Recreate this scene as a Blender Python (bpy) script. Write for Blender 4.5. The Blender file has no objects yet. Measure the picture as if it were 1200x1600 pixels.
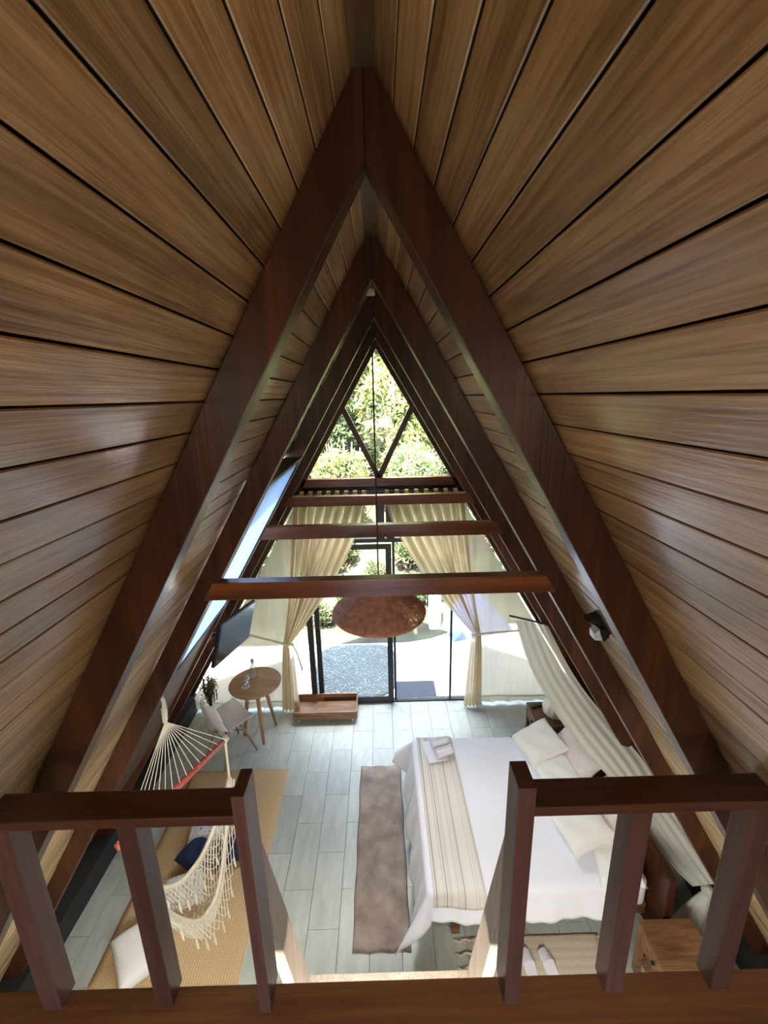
import bpy, bmesh, math, random
import numpy as np
from mathutils import Vector, Matrix
random.seed(7); rng = np.random.default_rng(7)
sc = bpy.context.scene; C = sc.collection; PI = math.pi
# ---------------------------------------------------------------- camera
EYE = 3.937                      # eye height above the ground floor
FPX, PITCH, YAW, ROLL, CX = 681.87, 0.25982, 0.00658, -0.02258, 0.0164
fw = Vector((math.sin(YAW)*math.cos(PITCH), math.cos(YAW)*math.cos(PITCH), -math.sin(PITCH)))
r0 = Vector((math.cos(YAW), -math.sin(YAW), 0)); u0 = r0.cross(fw)
rt = math.cos(ROLL)*r0 + math.sin(ROLL)*u0; up = -math.sin(ROLL)*r0 + math.cos(ROLL)*u0
cam = bpy.data.cameras.new('camera'); co = bpy.data.objects.new('camera', cam); C.objects.link(co)
co.matrix_world = Matrix(((rt.x, up.x, -fw.x, CX), (rt.y, up.y, -fw.y, 0), (rt.z, up.z, -fw.z, EYE), (0, 0, 0, 1)))
cam.sensor_fit = 'VERTICAL'; cam.sensor_height = 24; cam.lens = FPX*24/1600; cam.clip_start = .02
sc.camera = co
def at(px, py, Y):               # the point seen at a pixel, at depth Y
    d = fw + rt*((px-600)/FPX) - up*((py-800)/FPX); t = Y/d.y
    return Vector((CX+t*d.x, Y, EYE+t*d.z))
def atz(px, py, z):
    d = fw + rt*((px-600)/FPX) - up*((py-800)/FPX); t = (z-EYE)/d.z
    return Vector((CX+t*d.x, t*d.y, z))
# ---------------------------------------------------------------- world, sun, exposure
w = bpy.data.worlds.new('sky'); sc.world = w; w.use_nodes = True
nt = w.node_tree; bgn = nt.nodes['Background']
sky = nt.nodes.new('ShaderNodeTexSky'); sky.sky_type = 'NISHITA'; sky.sun_disc = False
sky.sun_elevation = math.radians(68); sky.sun_rotation = math.radians(190); sky.dust_density = 2.5
nt.links.new(sky.outputs[0], bgn.inputs[0]); bgn.inputs[1].default_value = 0.55
sl = bpy.data.lights.new('sun', 'SUN'); so = bpy.data.objects.new('sun', sl); C.objects.link(so)
sl.energy = 13; sl.angle = math.radians(.6); sl.color = (1, .95, .86)
so.rotation_euler = Vector((.12, .36, -1)).to_track_quat('-Z', 'Y').to_euler()
def area(name, loc, target, sx, sy, power, col, portal=False, spread=180):
    l = bpy.data.lights.new(name, 'AREA'); l.shape = 'RECTANGLE'; l.size = sx; l.size_y = sy; l.energy = power; l.color = col
    o = bpy.data.objects.new(name, l); C.objects.link(o); o.location = loc
    o.rotation_euler = (Vector(target)-Vector(loc)).to_track_quat('-Z', 'Y').to_euler()
    l.spread = math.radians(spread)
    if portal: l.cycles.is_portal = True
    return o
area('rear_loft_fill', (0, -1.4, 3.25), (0, -.9, 4.6), .7, .5, 2.3, (1, .88, .70))  # unseen fill light added behind the camera to lift the near planks
area('gable_fill', (0, 6.3, 5.7), (0.1, 2.4, .5), 3.2, 1.4, 70, (1, .98, .96), spread=75)  # added area light above the gable, out of view, brightens floor and bed
area('under_loft_fill', (0, .45, 2.04), (.1, 1.6, 0), 2.2, .5, 17, (1, .97, .93))  # added fill without a fixture, brightens the floor and bed below the loft
area('skylight_daylight', (-1.45, 2.57, 3.35), (1.2, 2.8, .4), .8, 1.2, 22, (.85, .92, 1))
area('portal_front', (0, 5.12, 2.2), (0, 0, 2.2), 5.2, 4.5, 1, (1, 1, 1), True)
sc.view_settings.view_transform = 'Standard'; sc.view_settings.look = 'None'
sc.view_settings.exposure = 3.1; sc.view_settings.gamma = 1; sc.view_settings.use_curve_mapping = False
try:
    cy = sc.cycles; cy.max_bounces = 12; cy.diffuse_bounces = 7; cy.glossy_bounces = 4; cy.transmission_bounces = 6
    cy.transparent_max_bounces = 16; cy.sample_clamp_indirect = 8; cy.caustics_reflective = False; cy.caustics_refractive = False
    cy.blur_glossy = 1
except Exception: pass
# ---------------------------------------------------------------- materials
def newmat(name):
    m = bpy.data.materials.new(name); m.use_nodes = True
    return m, m.node_tree, m.node_tree.nodes['Principled BSDF']
def N(t, k, **kw):
    n = t.nodes.new(k)
    for a, b in kw.items():
        if a.startswith('i_'): n.inputs[a[2:].replace('_', ' ')].default_value = b
        else: setattr(n, a, b)
    return n
def rgba(c): return (c[0], c[1], c[2], 1)
def ramp(t, fac, stops):
    r = t.nodes.new('ShaderNodeValToRGB'); e = r.color_ramp.elements
    e[0].position = stops[0][0]; e[0].color = rgba(stops[0][1]); e[1].position = stops[-1][0]; e[1].color = rgba(stops[-1][1])
    for p, c in stops[1:-1]:
        q = e.new(p); q.color = rgba(c)
    t.links.new(fac, r.inputs[0]); return r.outputs[0]
def coords(t, scale=(1, 1, 1), rnd=True):
    tc = N(t, 'ShaderNodeTexCoord'); mp = N(t, 'ShaderNodeMapping'); mp.inputs['Scale'].default_value = scale
    if rnd:
        oi = N(t, 'ShaderNodeObjectInfo'); ad = N(t, 'ShaderNodeVectorMath', operation='MULTIPLY_ADD')
        ad.inputs[1].default_value = (7, 13, 29)
        cb = N(t, 'ShaderNodeCombineXYZ')
        for i in range(3): t.links.new(oi.outputs['Random'], cb.inputs[i])
        t.links.new(cb.outputs[0], ad.inputs[0]); t.links.new(tc.outputs['Object'], ad.inputs[2]); t.links.new(ad.outputs[0], mp.inputs[0])
        return mp.outputs[0], oi.outputs['Random']
    t.links.new(tc.outputs['Object'], mp.inputs[0]); return mp.outputs[0], None
def bump(t, b, fac, s, d=.01):
    n = N(t, 'ShaderNodeBump'); n.inputs['Strength'].default_value = s; n.inputs['Distance'].default_value = d
    t.links.new(fac, n.inputs['Height']); t.links.new(n.outputs[0], b.inputs['Normal'])
def wood(name, dark, mid, light, axis='y', rough=.4, spec=.5, coat=0, var=.25, sc_=1.0, bmp=.25, gm=.55):
    m, t, b = newmat(name)
    k = {'x': (1.0, 9, 9), 'y': (9, 1.0, 9), 'z': (9, 9, 1.0)}[axis]; k = tuple(a*sc_ for a in k)
    v, rn = coords(t, k)
    n1 = N(t, 'ShaderNodeTexNoise', i_Scale=1.6, i_Detail=6.0, i_Roughness=.6, i_Distortion=.8); t.links.new(v, n1.inputs['Vector'])
    k2 = tuple(6*a if a > 2*sc_ else a*1.2 for a in k); v2, _ = coords(t, k2)
    n2 = N(t, 'ShaderNodeTexNoise', i_Scale=2.2, i_Detail=4.0, i_Roughness=.65); t.links.new(v2, n2.inputs['Vector'])
    c1 = ramp(t, n1.outputs[0], [(.3, dark), (.5, mid), (.72, light)])
    mx = N(t, 'ShaderNodeMix', data_type='RGBA', blend_type='MULTIPLY'); mx.inputs[0].default_value = gm
    g = ramp(t, n2.outputs[0], [(.32, (.5, .43, .36)), (.58, (1.1, 1.1, 1.1))])
    t.links.new(c1, mx.inputs[6]); t.links.new(g, mx.inputs[7])
    hs = N(t, 'ShaderNodeHueSaturation'); mr = N(t, 'ShaderNodeMapRange'); mr.inputs[3].default_value = 1-var; mr.inputs[4].default_value = 1+var
    t.links.new(rn, mr.inputs[0]); t.links.new(mr.outputs[0], hs.inputs['Value']); t.links.new(mx.outputs[2], hs.inputs['Color'])
    t.links.new(hs.outputs[0], b.inputs['Base Color'])
    b.inputs['Roughness'].default_value = rough; b.inputs['Specular IOR Level'].default_value = spec
    b.inputs['Coat Weight'].default_value = coat; b.inputs['Coat Roughness'].default_value = .18
    bump(t, b, n2.outputs[0], bmp, .004)
    return m
def plain(name, col, rough=.5, metal=0, noise=0, nscale=20, bmp=0, spec=.5, bscale=None):
    m, t, b = newmat(name); b.inputs['Roughness'].default_value = rough; b.inputs['Metallic'].default_value = metal
    b.inputs['Specular IOR Level'].default_value = spec
    v, _ = coords(t, rnd=False)
    n = N(t, 'ShaderNodeTexNoise', i_Scale=float(nscale), i_Detail=5.0); t.links.new(v, n.inputs['Vector'])
    lo = tuple(c*(1-noise) for c in col); hi = tuple(min(1, c*(1+noise)) for c in col)
    t.links.new(ramp(t, n.outputs[0], [(.3, lo), (.7, hi)]), b.inputs['Base Color'])
    if bmp:
        n3 = N(t, 'ShaderNodeTexNoise', i_Scale=float(bscale or nscale*2), i_Detail=3.0); t.links.new(v, n3.inputs['Vector'])
        bump(t, b, n3.outputs[0], bmp)
    return m
def glass(name, tint=(1, 1, 1), refl=.08, rough=0.0):
    m = bpy.data.materials.new(name); m.use_nodes = True; t = m.node_tree; t.nodes.clear()
    o = N(t, 'ShaderNodeOutputMaterial'); mx = N(t, 'ShaderNodeMixShader'); tr = N(t, 'ShaderNodeBsdfTransparent'); gl = N(t, 'ShaderNodeBsdfGlossy')
    fr = N(t, 'ShaderNodeLayerWeight', i_Blend=.25); mr = N(t, 'ShaderNodeMapRange'); mr.inputs[3].default_value = refl*.5; mr.inputs[4].default_value = .6
    tr.inputs[0].default_value = rgba(tint); gl.inputs['Roughness'].default_value = rough
    t.links.new(fr.outputs['Fresnel'], mr.inputs[0]); t.links.new(mr.outputs[0], mx.inputs[0])
    t.links.new(tr.outputs[0], mx.inputs[1]); t.links.new(gl.outputs[0], mx.inputs[2]); t.links.new(mx.outputs[0], o.inputs[0]); return m
def sheer(name, col, trans=.3, thru=.45, stripe=0):
    m = bpy.data.materials.new(name); m.use_nodes = True; t = m.node_tree; t.nodes.clear()
    o = N(t, 'ShaderNodeOutputMaterial'); d = N(t, 'ShaderNodeBsdfDiffuse'); tl = N(t, 'ShaderNodeBsdfTranslucent'); tr = N(t, 'ShaderNodeBsdfTransparent')
    v, _ = coords(t, (60, 60, 1.5), rnd=False); n = N(t, 'ShaderNodeTexNoise', i_Scale=2.0, i_Detail=3.0); t.links.new(v, n.inputs['Vector'])
    cc = ramp(t, n.outputs[0], [(.3, tuple(c*.9 for c in col)), (.7, col)])
    t.links.new(cc, d.inputs[0]); t.links.new(cc, tl.inputs[0])
    a = N(t, 'ShaderNodeMixShader'); a.inputs[0].default_value = thru; b = N(t, 'ShaderNodeMixShader'); b.inputs[0].default_value = trans
    t.links.new(d.outputs[0], a.inputs[1]); t.links.new(tl.outputs[0], a.inputs[2]); t.links.new(a.outputs[0], b.inputs[1]); t.links.new(tr.outputs[0], b.inputs[2])
    t.links.new(b.outputs[0], o.inputs[0]); return m
def weave(name, c1, c2, sx, sy, rough=.9, bmp=.6, frac=.25):
    m, t, b = newmat(name); b.inputs['Roughness'].default_value = rough; b.inputs['Specular IOR Level'].default_value = .15
    tc = N(t, 'ShaderNodeTexCoord'); w1 = N(t, 'ShaderNodeTexWave', bands_direction='X', i_Scale=float(sx), i_Distortion=1.2); w1.inputs['Detail Scale'].default_value = 3
    w2 = N(t, 'ShaderNodeTexWave', bands_direction='Y', i_Scale=float(sy), i_Distortion=.8)
    t.links.new(tc.outputs['Object'], w1.inputs[0]); t.links.new(tc.outputs['Object'], w2.inputs[0])
    mm = N(t, 'ShaderNodeMath', operation='MULTIPLY'); t.links.new(w1.outputs['Fac'], mm.inputs[0]); t.links.new(w2.outputs['Fac'], mm.inputs[1])
    t.links.new(ramp(t, mm.outputs[0], [(0, c1), (frac*2, c2)]), b.inputs['Base Color']); bump(t, b, mm.outputs[0], bmp, .004); return m
M = {}
M['plank'] = wood('pale_plank_wood', (.34, .22, .105), (.54, .385, .20), (.72, .56, .33), 'y', .3, .5, .25, .28, gm=.85, bmp=.4)
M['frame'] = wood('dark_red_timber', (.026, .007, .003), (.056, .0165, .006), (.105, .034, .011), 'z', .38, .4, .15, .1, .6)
M['beam'] = wood('red_beam_timber', (.10, .028, .009), (.20, .058, .018), (.33, .105, .032), 'x', .3, .5, .35, .15, .6)
M['rail'] = wood('railing_timber', (.06, .024, .018), (.098, .041, .031), (.145, .066, .05), 'z', .4, .4, .1, .15, .6)
M['railx'] = wood('handrail_timber', (.06, .02, .011), (.10, .034, .018), (.15, .055, .03), 'x', .35, .5, .25, .15, .6)
M['loft'] = wood('loft_board_wood', (.2, .075, .024), (.32, .13, .042), (.42, .18, .065), 'x', .35, .5, .2, .12, .6)
M['stair'] = wood('stair_wood', (.42, .33, .25), (.5, .41, .32), (.58, .49, .39), 'z', .4, .5, .15, .05)
M['furn'] = wood('walnut_wood', (.10, .047, .02), (.2, .10, .047), (.32, .18, .09), 'x', .4, .4, .1, .1, 1.2)
M['oak'] = wood('oak_wood', (.26, .14, .07), (.38, .22, .115), (.48, .3, .17), 'x', .4, .4, .1, .05, 1.2)
M['oakleg'] = wood('oak_leg_wood', (.22, .12, .05), (.34, .19, .09), (.44, .27, .13), 'z', .45, .4, 0, .05, 1.2)
M['redbar'] = wood('red_painted_bar', (.5, .09, .07), (.6, .12, .09), (.7, .2, .15), 'x', .4, .5, .1, .05)
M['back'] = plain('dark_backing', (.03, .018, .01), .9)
M['tile'] = None
M['black'] = plain('black_metal', (.012, .012, .014), .4)
M['white'] = plain('white_plastic', (.8, .79, .82), .4)
M['glass'] = glass('clear_glass', (.97, .98, .98), .03)
M['curtain'] = sheer('cream_sheer', (.66, .54, .34), .05, .42)
M['net'] = sheer('pale_sheer', (.50, .45, .33), .05, .4)
M['canopy'] = sheer('canopy_gauze', (.80, .80, .70), .04, .3)
M['rope'] = plain('cotton_rope', (.72, .66, .52), .9, bmp=.4, nscale=80)
M['cord'] = plain('black_cord', (.02, .02, .02), .6)
M['cotton'] = plain('white_cotton', (.80, .80, .82), .9, noise=.03, nscale=6, bmp=.25, bscale=30, spec=.1)
M['pillow'] = plain('white_pillow_cotton', (.78, .77, .72), .9, noise=.03, nscale=8, bmp=.5, bscale=9, spec=.1)
M['towel'] = plain('white_towel', (.84, .83, .9), .95, bmp=.6, bscale=220, spec=.1)
M['rattan'] = plain('red_brown_rattan', (.58, .26, .155), .55, noise=.3, nscale=30)
M['rug'] = plain('taupe_plush', (.33, .26, .22), 1, noise=.3, nscale=7, bmp=1, bscale=40, spec=.05)
M['jute'] = weave('jute_weave', (.42, .28, .14), (.72, .53, .31), 16, 34)
M['wool'] = weave('cream_wool', (.55, .47, .34), (.66, .58, .44), 20, 6)
M['hammock'] = plain('cream_hammock_cotton', (.82, .76, .60), .95, noise=.06, nscale=40, bmp=.5, bscale=90, spec=.1)
M['navy'] = plain('navy_cloth', (.022, .035, .085), .85, spec=.2)
M['skylight'] = None
M['gravel'] = plain('pale_gravel', (.5, .5, .46), .95, noise=.25, nscale=9, bmp=1, bscale=30)
M['baseb'] = plain('black_base', (.015, .015, .014), .7)
def tilemat():
    m, t, b = newmat('grey_green_tile'); v, rn = coords(t, (5, 1.4, 1))
    n = N(t, 'ShaderNodeTexNoise', i_Scale=3.0, i_Detail=6.0, i_Roughness=.65); t.links.new(v, n.inputs['Vector'])
    hs = N(t, 'ShaderNodeHueSaturation'); mr = N(t, 'ShaderNodeMapRange'); mr.inputs[3].default_value = .92; mr.inputs[4].default_value = 1.06
    t.links.new(rn, mr.inputs[0]); t.links.new(mr.outputs[0], hs.inputs['Value'])
    t.links.new(ramp(t, n.outputs[0], [(.3, (.35, .375, .335)), (.7, (.47, .495, .445))]), hs.inputs['Color'])
    t.links.new(hs.outputs[0], b.inputs['Base Color']); b.inputs['Roughness'].default_value = .38; bump(t, b, n.outputs[0], .08); return m
M['tile'] = tilemat()
M['texpillow'] = plain('textured_pillow_cotton', (.70, .63, .59), .95, noise=.06, nscale=30, bmp=1, bscale=45, spec=.1)
def quilt():
    m, t, b = newmat('quilted_coverlet'); b.inputs['Base Color'].default_value = (.82, .83, .89, 1); b.inputs['Roughness'].default_value = .95
    b.inputs['Specular IOR Level'].default_value = .1
    v, _ = coords(t, rnd=False); vo = N(t, 'ShaderNodeTexVoronoi', i_Scale=26.0); vo.feature = 'F1'; t.links.new(v, vo.inputs['Vector'])
    bump(t, b, vo.outputs['Distance'], -1, .02); return m
M['quilt'] = quilt()
def stripes(name, base, lines, scale, axis='X'):
    m, t, b = newmat(name); b.inputs['Roughness'].default_value = .95; b.inputs['Specular IOR Level'].default_value = .1
    tc = N(t, 'ShaderNodeTexCoord'); mp = N(t, 'ShaderNodeMapping'); t.links.new(tc.outputs['Object'], mp.inputs[0])
    mp.inputs['Scale'].default_value = (scale, .02, .02) if axis == 'X' else (.02, scale, .02)
    n = N(t, 'ShaderNodeTexNoise', i_Scale=1.0, i_Detail=2.0); n.noise_dimensions = '3D'; t.links.new(mp.outputs[0], n.inputs['Vector'])
    t.links.new(ramp(t, n.outputs[0], [(.36, lines), (.44, base), (.58, base), (.66, tuple(c*.85 for c in lines))]), b.inputs['Base Color']); return m
M['runner'] = stripes('striped_runner', (.72, .69, .63), (.42, .35, .31), 55)
def pattern(name, c1, c2, s):
    m, t, b = newmat(name); b.inputs['Roughness'].default_value = .9; v, _ = coords(t, rnd=False)
    ck = N(t, 'ShaderNodeTexVoronoi', i_Scale=float(s)); ck.distance = 'MANHATTAN'; t.links.new(v, ck.inputs['Vector'])
    t.links.new(ramp(t, ck.outputs['Distance'], [(.30, c1), (.42, c2)]), b.inputs['Base Color']); return m
M['pattern'] = pattern('blue_white_pattern', (.12, .17, .30), (.68, .70, .72), 26)
def leafmat(name, cols):
    m, t, b = newmat(name); v, rn = coords(t, rnd=False)
    n = N(t, 'ShaderNodeTexNoise', i_Scale=2.2, i_Detail=5.0, i_Roughness=.7); t.links.new(v, n.inputs['Vector'])
    t.links.new(ramp(t, n.outputs[0], cols), b.inputs['Base Color']); b.inputs['Roughness'].default_value = .5
    b.inputs['Transmission Weight'].default_value = 0
    tl = N(t, 'ShaderNodeBsdfTranslucent'); t.links.new(ramp(t, n.outputs[0], [(p, tuple(min(1, 1.3*q) for q in c)) for p, c in cols]), tl.inputs[0])
    ms = N(t, 'ShaderNodeMixShader'); ms.inputs[0].default_value = .4; out = t.nodes['Material Output']
    t.links.new(b.outputs[0], ms.inputs[1]); t.links.new(tl.outputs[0], ms.inputs[2]); t.links.new(ms.outputs[0], out.inputs[0]); return m
M['leaf'] = leafmat('green_leaves', [(.30, (.02, .04, .01)), (.45, (.07, .11, .03)), (.56, (.17, .21, .08)), (.68, (.4, .42, .26))])
M['leaf2'] = leafmat('yellow_green_leaves', [(.30, (.03, .05, .015)), (.46, (.11, .14, .04)), (.6, (.3, .28, .1)), (.7, (.45, .4, .22))])
M['leafd'] = leafmat('mixed_ground_leaves', [(.30, (.02, .03, .01)), (.45, (.04, .07, .02)), (.56, (.12, .09, .05)), (.7, (.14, .06, .04))])
M['bark'] = plain('bark', (.16, .11, .07), .9, noise=.4, nscale=10, bmp=.8)
M['soil'] = plain('ochre_soil', (.022, .024, .009), .95, noise=.6, nscale=3, bmp=1, bscale=12)
# ---------------------------------------------------------------- mesh helpers
class MB:
    def __init__(s): s.v = []; s.f = []
    def add(s, vs, fs):
        o = len(s.v); s.v += [tuple(p) for p in vs]; s.f += [tuple(i+o for i in f) for f in fs]; return s
    def box(s, x0, x1, y0, y1, z0, z1, m=None):
        vs = [Vector((x, y, z)) for x in (x0, x1) for y in (y0, y1) for z in (z0, z1)]
        if m: vs = [m @ p for p in vs]
        return s.add(vs, [(0, 1, 3, 2), (4, 6, 7, 5), (0, 4, 5, 1), (2, 3, 7, 6), (0, 2, 6, 4), (1, 5, 7, 3)])
    def hexa(s, pts): return s.add(pts, [(0, 1, 3, 2), (4, 6, 7, 5), (0, 4, 5, 1), (2, 3, 7, 6), (0, 2, 6, 4), (1, 5, 7, 3)])
    def prism(s, poly, axis, a, b):      # poly 2D, extruded along axis
        n = len(poly)
        def p3(p, h): return {'x': (h, p[0], p[1]), 'y': (p[0], h, p[1]), 'z': (p[0], p[1], h)}[axis]
        return s.add([p3(p, a) for p in poly]+[p3(p, b) for p in poly],
                     [tuple(range(n))[::-1], tuple(range(n, 2*n))]+[(i, (i+1) % n, n+(i+1) % n, n+i) for i in range(n)])
    def tube(s, path, r, n=8, closed=False, cap=True):
        path = [Vector(p) for p in path]; k = len(path); rr = r if isinstance(r, (list, tuple)) else [r]*k
        vs = []; nrm = None
        for i, p in enumerate(path):
            if closed: t = path[(i+1) % k]-path[i-1]
            else: t = path[min(i+1, k-1)]-path[max(i-1, 0)]
            t.normalize()
            if nrm is None: nrm = t.orthogonal().normalized()
            nrm = (nrm-t*nrm.dot(t)).normalized(); bn = t.cross(nrm)
            vs += [p+(nrm*math.cos(a)+bn*math.sin(a))*rr[i] for a in [2*PI*j/n for j in range(n)]]
        fs = [(i*n+j, i*n+(j+1) % n, ((i+1) % k)*n+(j+1) % n, ((i+1) % k)*n+j) for i in range(k if closed else k-1) for j in range(n)]
        if cap and not closed: fs += [tuple(range(n))[::-1], tuple(range((k-1)*n, k*n))]
        return s.add(vs, fs)
    def lathe(s, prof, n=32, c=(0, 0, 0), ax=None):
        vs = [(c[0]+r*math.cos(2*PI*j/n), c[1]+r*math.sin(2*PI*j/n), c[2]+z) for r, z in prof for j in range(n)]
        k = len(prof); fs = [(i*n+j, i*n+(j+1) % n, (i+1)*n+(j+1) % n, (i+1)*n+j) for i in range(k-1) for j in range(n)]
        if prof[0][0] > 1e-4: fs.append(tuple(range(n))[::-1])
        if prof[-1][0] > 1e-4: fs.append(tuple(range((k-1)*n, k*n)))
        return s.add(vs, fs)
    def grid(s, fn, nu, nv, thick=0):
        P = [[Vector(fn(i/nu, j/nv)) for j in range(nv+1)] for i in range(nu+1)]
        w_ = nv+1; vs = [p for row in P for p in row]; fs = [(i*w_+j, (i+1)*w_+j, (i+1)*w_+j+1, i*w_+j+1) for i in range(nu) for j in range(nv)]
        if thick:
            nn = []
            for i in range(nu+1):
                for j in range(nv+1):
                    a = P[min(i+1, nu)][j]-P[max(i-1, 0)][j]; b = P[i][min(j+1, nv)]-P[i][max(j-1, 0)]
                    c = a.cross(b); c = c.normalized() if c.length > 1e-9 else Vector((0, 0, 1)); nn.append(c)
            o = len(vs); vs = vs+[p-nn[i]*thick for i, p in enumerate(vs)]
            fs = fs+[tuple(i+o for i in f[::-1]) for f in fs]
            bd = [(i*w_) for i in range(nu+1)]+[nu*w_+j for j in range(1, w_)]+[i*w_+nv for i in range(nu-1, -1, -1)]+[j for j in range(nv-1, 0, -1)]
            for q in range(len(bd)):
                a, b = bd[q], bd[(q+1) % len(bd)]; fs.append((b, a, a+o, b+o))
        return s.add(vs, fs)
    def mesh(s, name, bevel=0, smooth=False, fix=True):
        me = bpy.data.meshes.new(name); me.from_pydata(s.v, [], s.f)
        if bevel or fix:
            bm = bmesh.new(); bm.from_mesh(me)
            if fix: bmesh.ops.recalc_face_normals(bm, faces=bm.faces)
            if bevel: bmesh.ops.bevel(bm, geom=[e for e in bm.edges if len(e.link_faces) == 2 and e.calc_face_angle(0) > .6], offset=bevel, segments=2, profile=.6, affect='EDGES')
            bm.to_mesh(me); bm.free()
        if smooth: me.polygons.foreach_set('use_smooth', [True]*len(me.polygons))
        me.update(); return me
    def build(s, name, mat, parent=None, bevel=0, smooth=False, fix=True):
        me = s.mesh(name, bevel, smooth, fix); me.materials.append(mat if not isinstance(mat, str) else M[mat])
        o = bpy.data.objects.new(name, me); C.objects.link(o)
        if parent: o.parent = parent
        return o
def inst(name, me, parent, loc=(0, 0, 0), rot=(0, 0, 0)):
    o = bpy.data.objects.new(name, me); C.objects.link(o); o.parent = parent; o.location = loc; o.rotation_euler = rot; return o
def tag(o, label=None, cat=None, group=None, kind=None):
    for k, v in (('label', label), ('category', cat), ('group', group), ('kind', kind)):
        if v: o[k] = v
    return o
def thing(name, label, cat, loc=(0, 0, 0), rz=0, group=None):
    o = bpy.data.objects.new(name, None); C.objects.link(o); o.location = loc; o.rotation_euler = (0, 0, rz)
    o.empty_display_size = .1; return tag(o, label, cat, group)
def struct(name, mb, mat, parent=None, **k):
    o = mb.build(name, mat, parent, **k)
    if not parent: o['kind'] = 'structure'
    return o
def chaikin(p, n=2):
    p = [Vector(q) for q in p]
    for _ in range(n):
        q = [p[0]]
        for a, b in zip(p, p[1:]): q += [a*.75+b*.25, a*.25+b*.75]
        p = q+[p[-1]]
    return p
# ---------------------------------------------------------------- A-frame section
MM, RI, RO = .59014, 4.4273, 4.6316       # X = MM*(R-z): inner face of the rafters, face of the planking
YF = [1.0954, 2.0699, 3.0445, 4.0190, 4.93]; FT = .075; YE = 5.0; YB = -1.6
SL = math.atan(MM); SEC = 1/math.cos(SL)          # slope leans SL from the vertical
SK0, SK1 = 2.42, 3.535                             # skylight between these heights
pitch = .0745
def slope_matrix(s, z, y=0, n=0):                  # local x along the slope downward, y depth, z inward
    ax = Vector((s*math.sin(SL), 0, -math.cos(SL))); nz = Vector((-s*math.cos(SL), 0, -math.sin(SL)))
    yy = nz.cross(ax)
    p = Vector((s*MM*(RO-z), y, z))+nz*n
    return Matrix(((ax.x, yy.x, nz.x, p.x), (ax.y, yy.y, nz.y, p.y), (ax.z, yy.z, nz.z, p.z), (0, 0, 0, 1)))
def plank_mesh(L, wd=.0828, th=.014, ch=.002):
    mb = MB(); h = wd/2
    mb.prism([(-h, -th), (h, -th), (h, -ch), (h-ch, 0), (-h+ch, 0), (-h, -ch)], 'y', -L/2, L/2)
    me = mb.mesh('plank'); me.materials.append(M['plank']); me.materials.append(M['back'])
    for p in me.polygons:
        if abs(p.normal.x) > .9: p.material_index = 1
    return me
sk_y0, sk_y1 = YF[1]+FT, YF[2]
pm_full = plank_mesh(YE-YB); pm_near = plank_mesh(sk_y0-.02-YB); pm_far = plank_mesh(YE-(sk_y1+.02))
for s, nm in ((-1, 'wall_left'), (1, 'wall_right')):
    mb = MB()
    def slab(y0, y1, z0, z1):
        a = slope_matrix(s, z1); L = (z1-z0)*SEC
        mb.box(0, L, y0 if a[1][1] > 0 else -y1, y1 if a[1][1] > 0 else -y0, -.12, -.0225, a)
    ztop = 4.6316
    if s < 0:
        slab(YB, YE+.35, SK1, ztop); slab(YB, YE+.35, -.02, SK0); slab(YB, sk_y0, SK0, SK1); slab(sk_y1, YE+.35, SK0, SK1)
    else: slab(YB, YE+.35, -.02, ztop)
    wl = struct(nm, mb, 'back')
    z = 4.603
    i = 0
    while z > .05:
        jit = random.uniform(-.0012, .0012); tilt = random.uniform(-.012, .012)
        mid = z-pitch/2
        segs = [(pm_full, (YE+YB)/2)]
        if s < 0 and SK0-.03 < mid < SK1+.03: segs = [(pm_near, (YB+sk_y0-.02)/2), (pm_far, (YE+sk_y1+.02)/2)]
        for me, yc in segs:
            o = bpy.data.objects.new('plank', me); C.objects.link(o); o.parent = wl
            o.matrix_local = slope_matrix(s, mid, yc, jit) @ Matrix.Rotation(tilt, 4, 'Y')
        z -= pitch; i += 1
rb = MB().prism([(-.032, 4.612), (.032, 4.612), (.026, 4.587), (-.026, 4.587)], 'y', YB, YE)
struct('trim_1', rb, wood('ridge_wood', (.07, .045, .025), (.12, .08, .045), (.17, .115, .065), 'y', .5, .4, 0, .1))
# floor
fl = struct('floor', MB().box(-3, 3, YB-1, YE+.06, -.12, -.012), plain('grout', (.26, .27, .25), .9))
tw, tl = .2385, .585
tm = MB().prism([(-tw/2+.0015, -.0105), (tw/2-.0015, -.0105), (tw/2-.0015, -.0015), (tw/2-.003, 0), (-tw/2+.003, 0), (-tw/2+.0015, -.0015)], 'y', -tl/2+.0015, tl/2-.0015).mesh('tile')
tm.materials.append(M['tile'])
for c in range(-11, 13):
    x = -.862+tw*(c+.5)
    if abs(x) > 2.72: continue
    off = 3.0 if (c % 2) else 2.697
    for k in range(-4, 4):
        y = off+tl*(k+.5)
        if y+tl/2 > YE+.01 or y < .9:
            if y-tl/2 < YE-.05 and y > YE-.4:
                me = tm
                o = inst('tile', me, fl, (x, (y-tl/2+YE)/2, 0)); o.scale = (1, (YE-(y-tl/2))/tl, 1)
            continue
        inst('tile', tm, fl, (x, y, 0))
for s, nm in ((-1, 'baseboard_left'), (1, 'baseboard_right')):
    struct(nm, MB().prism([(s*2.45, 0), (s*2.72, 0), (s*2.60, .20), (s*2.45, .20)], 'y', 1.2, YE-.02), 'baseb')
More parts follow.
